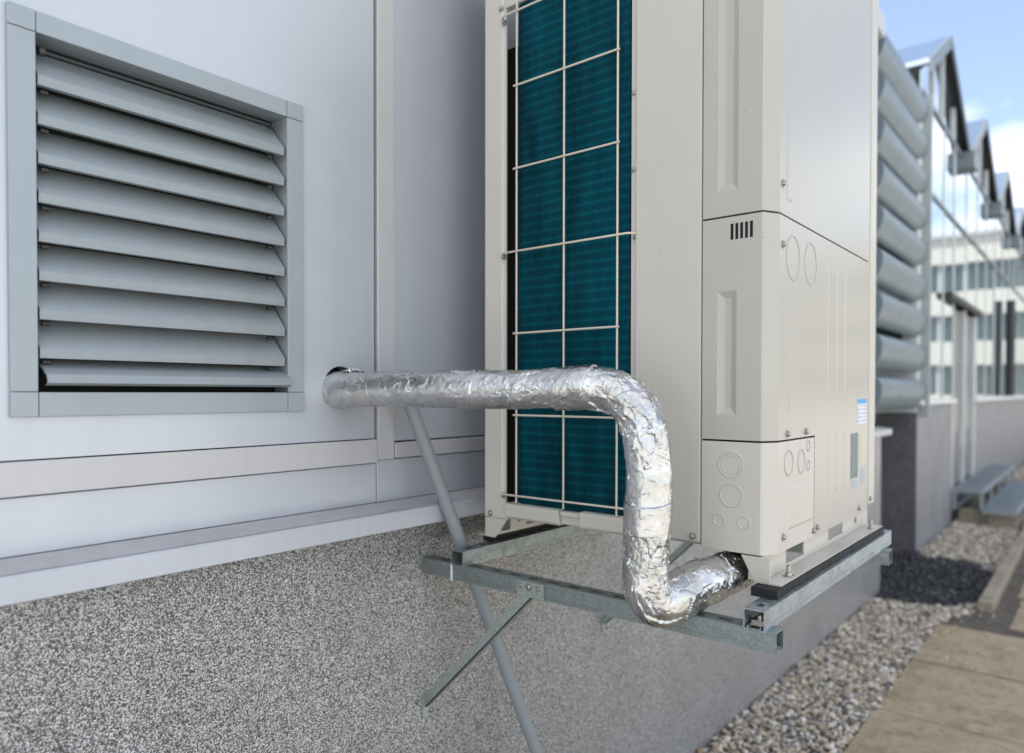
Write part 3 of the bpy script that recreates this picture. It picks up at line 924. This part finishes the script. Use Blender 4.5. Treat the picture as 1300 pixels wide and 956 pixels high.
# stickers on the front
def sticker(x0, x1, z0, z1, mt, label):
    o = MB().box(x0, x1, YF-.0006, YF-.0001, z0, z1).build('sticker', mt, un); o['label'] = label; return o
sticker(2.076, 2.166, -.0865, -.0285, M['print_white'], 'white sticker with a blue top band')
sticker(2.076, 2.166, -.028, -.0165, M['blue_print'], 'blue band of the white sticker')
sticker(2.010, 2.082, -.226, -.107, M['print_dark'], 'dark grey printed rating sticker')
sticker(2.018, 2.082, -.255, -.231, M['pale_blue'], 'small pale blue sticker under the dark one')
sticker(2.104, 2.158, -.197, -.114, M['yellow'], 'pale yellow sticker beside the dark one')
sticker(2.110, 2.160, -.247, -.206, M['pale_blue'], 'small pale blue sticker under the yellow one')

# ------------------------------------------------------------------ steel wall bracket
RT, RB = -.405, -.445           # rail top and bottom
fr = thing('wall_bracket', (1.85, 1.41, -.85), 'galvanised steel channel bracket carrying the outdoor unit', 'bracket')
def channel(length, w, h, slots, t_=.0025):
    """strut channel along +x, web on top (slotted), lips below; origin at top centre of the near end"""
    b = MB()
    hol = [(x, x+.03, -.0065, .0065) for x in slots]
    b.plate((0,0,0), (1,0,0), (0,1,0), 0, length, -w/2, w/2, t_, hol)
    for s in (-1, 1):
        y0, y1 = (s*w/2, s*(w/2-t_))
        b.box(0, length, min(y0,y1), max(y0,y1), -h, -t_)
        y0, y1 = (s*w/2, s*(w/2+.0009))
        b.box(.0004, length-.0004, min(y0,y1), max(y0,y1), -h+.0075, -h+.0105)
        y0, y1 = (s*(w/2-t_), s*(w/2-.0095))
        b.box(0, length, min(y0,y1), max(y0,y1), -h, -h+t_)
        y0, y1 = (s*(w/2-.0095), s*(w/2-.0095+.002))
        b.box(0, length, min(y0,y1), max(y0,y1), -h+t_, -h+.008)
    return b
def chan(name, mt, length, w, h, slots, at, rz):
    o = proto(channel(length, w, h, slots), name, mt, fr, at)
    o.rotation_euler = (0, 0, rz)
    return o
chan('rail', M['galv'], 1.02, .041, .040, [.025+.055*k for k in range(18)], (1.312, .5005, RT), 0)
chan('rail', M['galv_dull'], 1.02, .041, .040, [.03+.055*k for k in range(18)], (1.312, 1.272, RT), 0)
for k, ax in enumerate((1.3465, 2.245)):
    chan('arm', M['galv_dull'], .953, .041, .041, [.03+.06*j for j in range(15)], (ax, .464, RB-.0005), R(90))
    # clamp plate, strut and bolts
    xf = ax-.0205
    MB().box(xf-.0028, xf-.0004, 1.003, 1.085, RB-.040, RB-.0045).build('clamp_plate', M['zinc'], fr, bevel=.0008)
    MB().box(xf-.0040, xf-.0003, .999, 1.0025, RB-.042, RB-.002).build('clamp_plate', M['galv_dull'], fr)
    for y in (1.072, 1.018, 1.046):
        MB().dome((xf-.0028, y, RB-.016), (-1,0,0), .0052 if y != 1.046 else .0075, .006).build('bolt', M['steel'], fr, smooth=40)
    d = Vector((0, PL-1.055, -.845-(RB-.038)))
    dn = d.normalized(); nn = Vector((0, -dn.z, dn.y))*.0115
    a = Vector((ax-.0205, 1.05, RB-.036))
    b = MB().prism([a-nn, a+nn, a+nn+d, a-nn+d], None, (.004, 0, 0))
    b.prism([a-nn, a-nn*.75, a-nn*.75+d, a-nn+d], None, (.020, 0, 0))
    b.v = [(p[0]-.0004, p[1], p[2]) for p in b.v]
    b.build('strut', M['zinc'], fr)
    MB().box(ax-.022, ax+.026, PL-.006, PL-.0003, -.885, -.825).build('wall_plate', M['zinc'], fr, bevel=.001)
    MB().box(ax-.018, ax+.018, PL-.0025, PL-.0003, RB-.040, RB-.002).build('wall_plate', M['galv_dull'], fr)
    MB().dome((ax+.006, PL-.006, -.868), (0,-1,0), .007, .008).build('bolt', M['steel'], fr, smooth=40)
# white tie on the near arm
MB().box(1.3235, 1.3257, 1.300, 1.3075, RB-.043, RB+.001).build('cable_tie', M['white_frame'], fr, bevel=.0006)
# rubber strips between rails and feet, a little wavy
for y0, y1, xs_0 in ((.4885, .540, 1.398), (1.276, 1.305, 1.45)):
    b = MB(); nseg = 60; rows = []
    for i in range(nseg+1):
        x = xs_0 + (2.285-xs_0)*i/nseg
        e = .005*noise.noise((x*9, y0*3, 1)) + .004*noise.noise((x*37, 2, 1))
        rows.append([(x, y0+e, RT+.0003), (x, y1, RT+.0003), (x, y1, -.3868), (x, y0+e*.5, -.3868)])
    vs = [p for r in rows for p in r]
    fs = [(i*4+k, i*4+(k+1) % 4, (i+1)*4+(k+1) % 4, (i+1)*4+k) for i in range(nseg) for k in range(4)] + [(3,2,1,0), tuple(nseg*4+k for k in range(4))]
    b.add(vs, fs)
    b.build('rubber_strip', M['rubber'], fr)
for (x, y) in ((1.345, .5005), (2.245, .5005)):
    MB().box(x-.014, x+.014, y-.012, y+.012, RB+.004, RB+.014).dome((x, y, RB+.014), (0,0,1), .008, .009).build('channel_nut', M['steel'], fr)

# ------------------------------------------------------------------ foil wrapped pipe
pp = thing('insulated_pipe', (1.235, .7, -.05), 'insulated pipe wrapped in crinkled aluminium foil', 'pipe')
way = [(1.070,1.520,.004),(1.074,1.45,.006),(1.105,1.30,.009),(1.135,1.15,.008),(1.168,1.00,.007),(1.197,.875,.009),(1.214,.795,.010),(1.226,.738,-.006),(1.234,.702,-.045),(1.238,.686,-.10),(1.2385,.682,-.18),(1.237,.684,-.26),(1.236,.686,-.335),(1.236,.684,-.382),(1.256,.674,-.412),(1.300,.655,-.407),(1.350,.640,-.3945),(1.41,.622,-.386),(1.47,.608,-.379),(1.535,.596,-.366)]
def catmull(P, n):
    P = [Vector(p) for p in P]; out_ = []
    P = [P[0]*2-P[1]] + P + [P[-1]*2-P[-2]]
    for i in range(1, len(P)-2):
        for k in range(n):
            t_ = k/n
            a, b_, c_, d_ = P[i-1], P[i], P[i+1], P[i+2]
            out_.append(.5*((2*b_) + (c_-a)*t_ + (2*a-5*b_+4*c_-d_)*t_*t_ + (3*b_-a-3*c_+d_)*t_**3))
    out_.append(P[-2])
    return out_
dense = catmull(way, 30)
Ls = [0]
for a, b_ in zip(dense, dense[1:]):
    Ls.append(Ls[-1] + (b_-a).length)
total = Ls[-1]
def at_len(s):
    import bisect
    i = min(max(bisect.bisect(Ls, s)-1, 0), len(dense)-2)
    t_ = (s-Ls[i])/max(1e-9, Ls[i+1]-Ls[i])
    return dense[i].lerp(dense[i+1], t_)
def crinkle(s0_, s1_, amp_fn, rad_fn, na, ns, name, mt, seedv, strip=False):
    """foil skin: a fine tube whose radius follows creased sheets - each sheet a flat facet with a sharp fold to the next"""
    from mathutils import kdtree
    rnd = random.Random(seedv)
    frames = []; prev = None
    for i in range(ns+1):
        s = s0_ + (s1_-s0_)*i/ns
        p = at_len(s); t_ = (at_len(min(s+.006, total)) - at_len(max(s-.006, 0))).normalized()
        u = t_.cross(Vector((0, 0, 1))).normalized() if prev is None else (prev - t_*prev.dot(t_)).normalized()
        prev = u
        frames.append((s, p, u, t_.cross(u), t_))
    def facets(n, stretch):
        """seeds on the skin, each with its own tilt"""
        kd = kdtree.KDTree(n); T_ = []
        for k in range(n):
            s = rnd.uniform(s0_-.02, s1_+.02); a = rnd.uniform(0, 2*math.pi)
            kd.insert((s*stretch, math.cos(a)*.04, math.sin(a)*.04), k)
            T_.append((rnd.uniform(-1, 1), rnd.uniform(-1, 1), rnd.uniform(-1, 1)))
        kd.balance()
        return kd, T_, stretch
    ln = s1_-s0_
    sets = [(facets(int(ln*200), .5), 1.6, .028), (facets(int(ln*1000), .5), 1.1, .0135), (facets(int(ln*5600), .75), .62, .0060)]
    def relief(s, a):
        h = 0
        for (kd, T_, st), wgt, size in sets:
            q = Vector((s*st, math.cos(a)*.04, math.sin(a)*.04))
            best = None
            for co, idx, dist in kd.find_n(q, 3):
                g = T_[idx]; d = (q-co)/size
                hh = g[0]*.5 + .9*(g[1]*d.x + g[2]*(d.y*-math.sin(a) + d.z*math.cos(a))) + .45*dist/size
                best = hh if best is None else min(best, hh)
            h += wgt*best
        return h
    vs = []
    for (s, p, u, v, t_) in frames:
        for k in range(na):
            a = 2*math.pi*k/na
            d = u*math.cos(a)+v*math.sin(a)
            if strip:       # a strip of tape: torn, slanting ends pressed down onto the wrap
                f = (s-s0_)/ln
                e = min(f, 1-f)
                q = p + t_*(.011*math.sin(a+seedv) + .004*noise.noise((a*2.2, seedv, 1 if f < .5 else 2)))
                vs.append(q + d*(rad_fn(s, a) - .0045*max(0, 1-e/.06) + amp_fn(s, a)*relief(s, a)))
                continue
            vs.append(p + d*(rad_fn(s, a) + amp_fn(s, a)*relief(s, a)))
    fs = []
    for i in range(ns):
        for k in range(na):
            q = (i*na+k, i*na+(k+1) % na, (i+1)*na+(k+1) % na, (i+1)*na+k)
            fs.append(q)
    return MB().add(vs, fs).build(name, mt, pp, recalc=False, smooth=14)
def amp_fn(s, a):
    k = s/total
    e = min(1, max(0, (k-.36)/.08))
    return .00075 + .0003*math.sin(s*23+1) + (.0010 + .0004*math.sin(s*17))*e
def rad_fn(s, a):
    r = .0412
    k = s/total
    r += .0012*noise.noise((s*22, math.cos(a), math.sin(a))) + .0018*noise.noise((s*9, 3, math.cos(a)*.6))
    for c_, w_, h_ in ((.045, .02, .0035), (.18, .03, .0015), (.49, .06, .004), (.68, .10, .004), (.86, .075, .008)):
        r += h_*math.exp(-((k-c_)/w_)**2)
    # overlapping laps of the wrapping: a small step once every turn along the pipe
    lap = (s/.115 + a/(2*math.pi)) % 1
    r += .0016*(1-lap)**3
    return r
crinkle(.05, total, amp_fn, rad_fn, 120, 700, 'foil_wrap', M['foil'], 5)
# strips of foil tape over the joints
for k_, (sa, sb) in enumerate(((.125, .19), (.40, .47), (.665, .735), (1.02, 1.08))):
    crinkle(sa, sb, lambda s, a: .0009, lambda s, a: rad_fn(s, a)+.0017, 96, 60, 'foil_tape', M['foil_dull'] if k_ == 0 else M['foil'], 20+k_, True)
# a torn flap standing up beside the wall
b = MB(); vs = []; nn_ = 12
for i in range(nn_+1):
    for j in range(7):
        u_ = i/nn_; v_ = j/6
        p = at_len(.085 + .075*u_)
        ang = .35 + 1.1*v_
        lift = .0445 + .015*math.sin(math.pi*u_)*math.sin(math.pi*v_) + .006*noise.noise((i*.9, j*.9, 2)) + .004*noise.noise((i*2.1, j*2.3, 7))
        vs.append((p.x + .4*lift*math.cos(ang) - .012, p.y - .01*noise.noise((i, j, 1)), p.z + lift*math.sin(ang)))
b.add(vs, [(i*7+j, i*7+j+1, (i+1)*7+j+1, (i+1)*7+j) for i in range(nn_) for j in range(6)])
o = b.build('foil_flap', M['foil'], pp, recalc=False); md = o.modifiers.new('thick', 'SOLIDIFY'); md.thickness = .0008
# the copper-black core that shows in the wall hole
MB().tube([at_len(.0), at_len(.055)], .030, 20).build('pipe_core', M['rubber'], pp, smooth=40)
# ------------------------------------------------------------------ grey conduit down the wall
cd = thing('conduit', (1.3, 1.34, -.3), 'grey plastic conduit slanting down the wall behind the bracket', 'conduit')
d0 = Vector((1.2417, 1.385, -.0032)); d1 = Vector((1.5272, 1.270, -.8104))
b = MB()
top = [Vector((1.219, 1.458, .036)), Vector((1.221, 1.43, .039)), Vector((1.226, 1.408, .033)), Vector((1.233, 1.394, .018))]
b.tube(top + [d0, d0.lerp(d1, .5), d1, d0 + (d1-d0)*1.95], .0178, 20)
b.build('conduit_tube', M['conduit'], cd, smooth=60)

# ------------------------------------------------------------------ horizontal sun blades between the two buildings
bl = thing('sun_louver', (7.4, 1.5, -.2), 'tall stack of nine grey rounded blades beyond the unit', 'louver')
prof = []
for k in range(15):
    a = math.pi*k/14
    prof.append((-.095*math.sin(a)*(1+.25*math.cos(a)), .150*math.cos(a)))
prof += [(.006, -.150), (.006, .150)]
b0 = None
for k in range(9):
    zc = 2.895 - .3625*k
    at = (6.50, 1.515, zc)
    if b0 is None:
        b = MB().prism([(0, y, z) for y, z in prof], None, (1.89, 0, 0))
        b0 = proto(b, 'blade', M['blade'], bl, at, smooth=40)
    else:
        again(b0, bl, at)
MB().box(8.392, 8.43, 1.385, 1.50, -.25, 3.05).build('end_flange', M['flange'], bl, bevel=.005)
MB().box(6.455, 6.498, 1.47, 1.50, -.25, 3.05).build('end_flange', M['flange'], bl, bevel=.005)

# ------------------------------------------------------------------ glasshouse
gh = thing('glasshouse', (20, 6, G), 'glass fronted hall with a saw-tooth row of gables and a grey plinth', 'building')
GY = 1.48
GX0, GX1 = 8.30, 44.7
VAL, SPC, PKZ, VZ = 7.90, 3.2, 4.03, 3.13
door0, door1 = 10.5, 12.5
MB().box(GX0, door0, GY, GY+.3, G-.05, -.125).build('plinth', M['plinth_far'], gh)
MB().box(door1, GX1, GY, GY+.3, G-.05, -.125).build('plinth', M['plinth_far'], gh)
MB().box(GX0-.02, GX0+.0, GY, 5.5, G-.05, -.20).build('side_plinth', M['plinth_shaded'], gh)
MB().box(GX0-.02, GX0+.04, GY+.001, 5.5, -.198, 3.0).build('side_wall', M['white_frame'], gh)
for z in (.35, 1.25, 2.15):
    for y in (1.62, 2.5):
        MB().box(GX0-.035, GX0-.0205, y, y+.75, z, z+.62).build('side_window', M['window_glass'], gh)
MB().box(GX0-.03, door0, GY-.05, GY+.3, -.124, -.068).build('ledge', M['white_frame'], gh, bevel=.006)
MB().box(door1, GX1, GY-.05, GY+.3, -.124, -.068).build('ledge', M['white_frame'], gh, bevel=.006)
MB().box(GX0+.05, GX1, GY+.30, GY+.34, G, VZ).build('inner_wall', M['grey_frame'], gh)
mull = [8.345, 8.80, 9.72, 10.47, 11.49, 12.53, 13.6, 14.75]
x = 16.0
while x < 44.6:
    mull.append(x); x += 1.1
tr = [-.066, 2.16, 3.05]
m0 = None
for x in mull:
    if m0 is None:
        b = MB().box(-.024, .024, -.012, .012, 0, 3.13+.066)
        m0 = proto(b, 'mullion', M['white_frame'], gh, (x, GY, -.066))
    else:
        again(m0, gh, (x, GY, -.066))
for z in (2.16, 3.10):
    MB().box(GX0, GX1, GY-.024, GY+.018, z-.022, z+.022).build('transom', M['grey_frame'], gh)
for a, b_ in zip(mull, mull[1:]):
    for z0, z1 in ((-.066, 2.137), (2.183, 3.077)):
        if a > 10.3 and b_ < 12.7 and z0 < 0: z0 = 1.22
        hw, hh = (b_-a)/2-.0245, (z1-z0)/2
        pn = proto(MB().box(-hw, hw, -.004, .004, -hh, hh), 'pane', M['glass'], gh, ((a+b_)/2, GY, (z0+z1)/2))
        pn.rotation_euler = (R(random.uniform(-.22, .22)), 0, R(random.uniform(-.22, .22)))
# gables
for k in range(12):
    xl = max(VAL+SPC*k, GX0); xp = VAL+SPC*(k+.5); xr = VAL+SPC*(k+1)
    if xr > GX1: break
    zl = VZ + (PKZ-VZ)*(xl-(VAL+SPC*k))/(SPC/2)
    ver = GY-.10
    # gable glass in four leaves
    cuts = [xl, (xl+xp)/2, xp, (xp+xr)/2, xr]
    zf = lambda x: VZ + (PKZ-VZ)*(1-abs(x-xp)/(SPC/2))
    for a, b_ in zip(cuts, cuts[1:]):
        if zf(a) < 3.14 and zf(b_) < 3.14: continue
        MB().prism([(a+.02,GY-.003,3.123),(b_-.02,GY-.003,3.123),(b_-.02,GY-.003,max(3.125, zf(b_)-.05)),(a+.02,GY-.003,max(3.125, zf(a)-.05))], None, (0,.008,0)).build('gable_pane', M['glass'], gh)
    for c_ in cuts[1:4]:
        MB().box(c_-.02, c_+.02, GY-.03, GY+.012, 3.122, zf(c_)-.06).build('gable_bar', M['white_frame'], gh)
    # roof slopes, long glass strips with white bars
    for xa, za, xb, zb, nm in ((xl, zl, xp, PKZ, 0), (xp, PKZ, xr, VZ, 1)):
        MB().prism([(xa,ver+.02,za),(xb,ver+.02,zb),(xb,ver+.02,zb+.05),(xa,ver+.02,za+.05)], None, (0, 9, 0)).build('roof_slope', M['glass'], gh)
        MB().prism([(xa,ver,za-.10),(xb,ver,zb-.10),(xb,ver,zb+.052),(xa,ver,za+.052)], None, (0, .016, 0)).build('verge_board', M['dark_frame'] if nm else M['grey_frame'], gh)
        MB().prism([(xa,ver+.018,za-.03),(xb,ver+.018,zb-.03),(xb,ver+.018,zb-.006),(xa,ver+.018,za-.006)], None, (0, .085, 0)).build('soffit', M['dark_frame'], gh)
    MB().box(xr-.17, xr+.17, ver-.06, GY+6, VZ-.20, VZ+.02).build('gutter', M['grey_frame'], gh, bevel=.01)
MB().box(6.5, GX0-.05, 2.7, 2.8, G, 3.1).build('sun_block_wall', M['white_frame'], gh)  # unseen wall added to keep the sun from shining through the gap
MB().box(6.5, GX0-.05, 1.75, 2.69, 2.98, 3.06).build('sun_block_roof', M['grey_frame'], gh)  # roof added over the gap, likewise to block the sun
# roof light seen over the blades
MB().box(GX0+.05, GX0+1.0, GY+1.2, GY+1.3, 3.1, 3.75).build('roof_light', M['white_frame'], gh)
# entrance: door, frame and dark hood
MB().box(door0, door1, GY+.10, GY+.13, G+.02, 1.12).build('door_backing', M['grey_frame'], gh)
for xa, xb in ((door0+.07, 11.45), (11.53, door1-.07)):
    dl = MB().box(xa, xb, GY+.03, GY+.05, G+.42, 1.10).build('door_leaf', M['door_grey'], gh)
    MB().box(xb-.16, xb-.10, GY-.03, GY+.028, -.72, -.50).build('door_handle', M['white_frame'], dl)
for x in (door0+.003, 11.46, door1-.063):
    MB().box(x, x+.06, GY-.004, GY+.06, G+.40, 1.12).build('door_frame', M['white_frame'], gh)
MB().box(9.8, 12.55, GY-.09, GY-.012, 1.13, 1.20).build('door_hood', M['dark_frame'], gh, bevel=.006)
MB().tube([(16.4, GY-.10, -.05), (16.4, GY-.10, 1.75)], .075, 14).build('downpipe', M['dark_frame'], gh, smooth=50)

# ------------------------------------------------------------------ galvanised steps at the door
def steps(name, x0, x1, y0, y1, z, legz, label):
    t_ = thing(name, ((x0+x1)/2, (y0+y1)/2, legz), label, 'step')
    for ya, yb in ((y0, y0+.035), (y1-.035, y1)):
        MB().box(x0, x1, ya, yb, z-.05, z).build('side_rail', M['galv'], t_)
    for xa, xb in ((x0, x0+.035), (x1-.035, x1)):
        MB().box(xa, xb, y0+.036, y1-.036, z-.05, z).build('end_rail', M['galv'], t_)
    n_ = int((x1-x0)/.09)
    g0 = None
    for i in range(1, n_):
        x = x0+.035+(x1-x0-.07)*i/n_
        b = MB().box(-.016, .016, y0+.0365, y1-.0365, z-.03, z-.003)
        b.v = [(p[0], p[1], p[2]) for p in b.v]
        if g0 is None:
            g0 = proto(b, 'tread_bar', M['galv'], t_, (x, 0, 0))
        else:
            again(g0, t_, (x, 0, 0))
    if z-legz > .1:
        for yy in (y0+.002, y1-.037):
            MB().box(x0, x1, yy, yy+.035, legz, legz+.04).build('base_rail', M['galv'], t_)
            xx = x0
            while xx <= x1:
                MB().box(xx+.001, xx+.046, yy, yy+.035, legz+.0405, z-.0505).build('leg', M['galv'], t_)
                xx += (x1-x0-.047)/4
    xx = x0+.12
    while xx < x1:
        MB().box(xx, xx+.12, y0+.06, y1-.06, G-.03, legz-.0005 if z-legz > .1 else z-.051).build('foot_block', M['kerb'], t_)
        xx += (x1-x0-.36)/3
    return t_
steps('door_step', 10.5, 14.4, 1.14, 1.47, -1.20, -1.47, 'raised galvanised steel landing in front of the glasshouse door')
steps('low_step', 10.4, 14.0, .78, 1.135, -1.42, -1.47, 'low galvanised steel tread beside the raised landing')

# ------------------------------------------------------------------ far wing across the yard (mirrored in the glass)
wg = thing('office_wing', (50, -14, G), 'cream three storey office wing mirrored in the glasshouse front', 'building')
WX0, WY0, WY1 = 46.0, -30.0, 1.2
MB().box(WX0+.35, WX0+12, WY0, WY1, G, 8.55).build('core', M['window_glass'], wg)
for z0, z1 in ((G-.05, -.1), (1.55, 2.85), (4.3, 5.6), (7.15, 8.6)):
    MB().box(WX0, WX0+.34, WY0, WY1, z0, z1).build('spandrel', M['cream'], wg)
MB().box(WX0-.2, WX0+12.2, WY0-.2, WY1+.2, 8.605, 8.85).build('roof', M['trim'], wg)
w0 = None
for z0, z1 in ((-.1, 1.55), (2.85, 4.3), (5.6, 7.15)):
    y = WY0+.3; i = 0
    while y < WY1-1.2:
        fz = MB().box(WX0+.16, WX0+.24, y, y+.10, z0+.001, z1-.001).build('window_frame', M['white_frame'], wg)
        ww = 1.15
        MB().box(WX0+.19, WX0+.205, y+.101, y+ww-.001, z0+.01, z1-.01).build('window_pane', M['window_glass'], wg)
        y += ww; i += 1
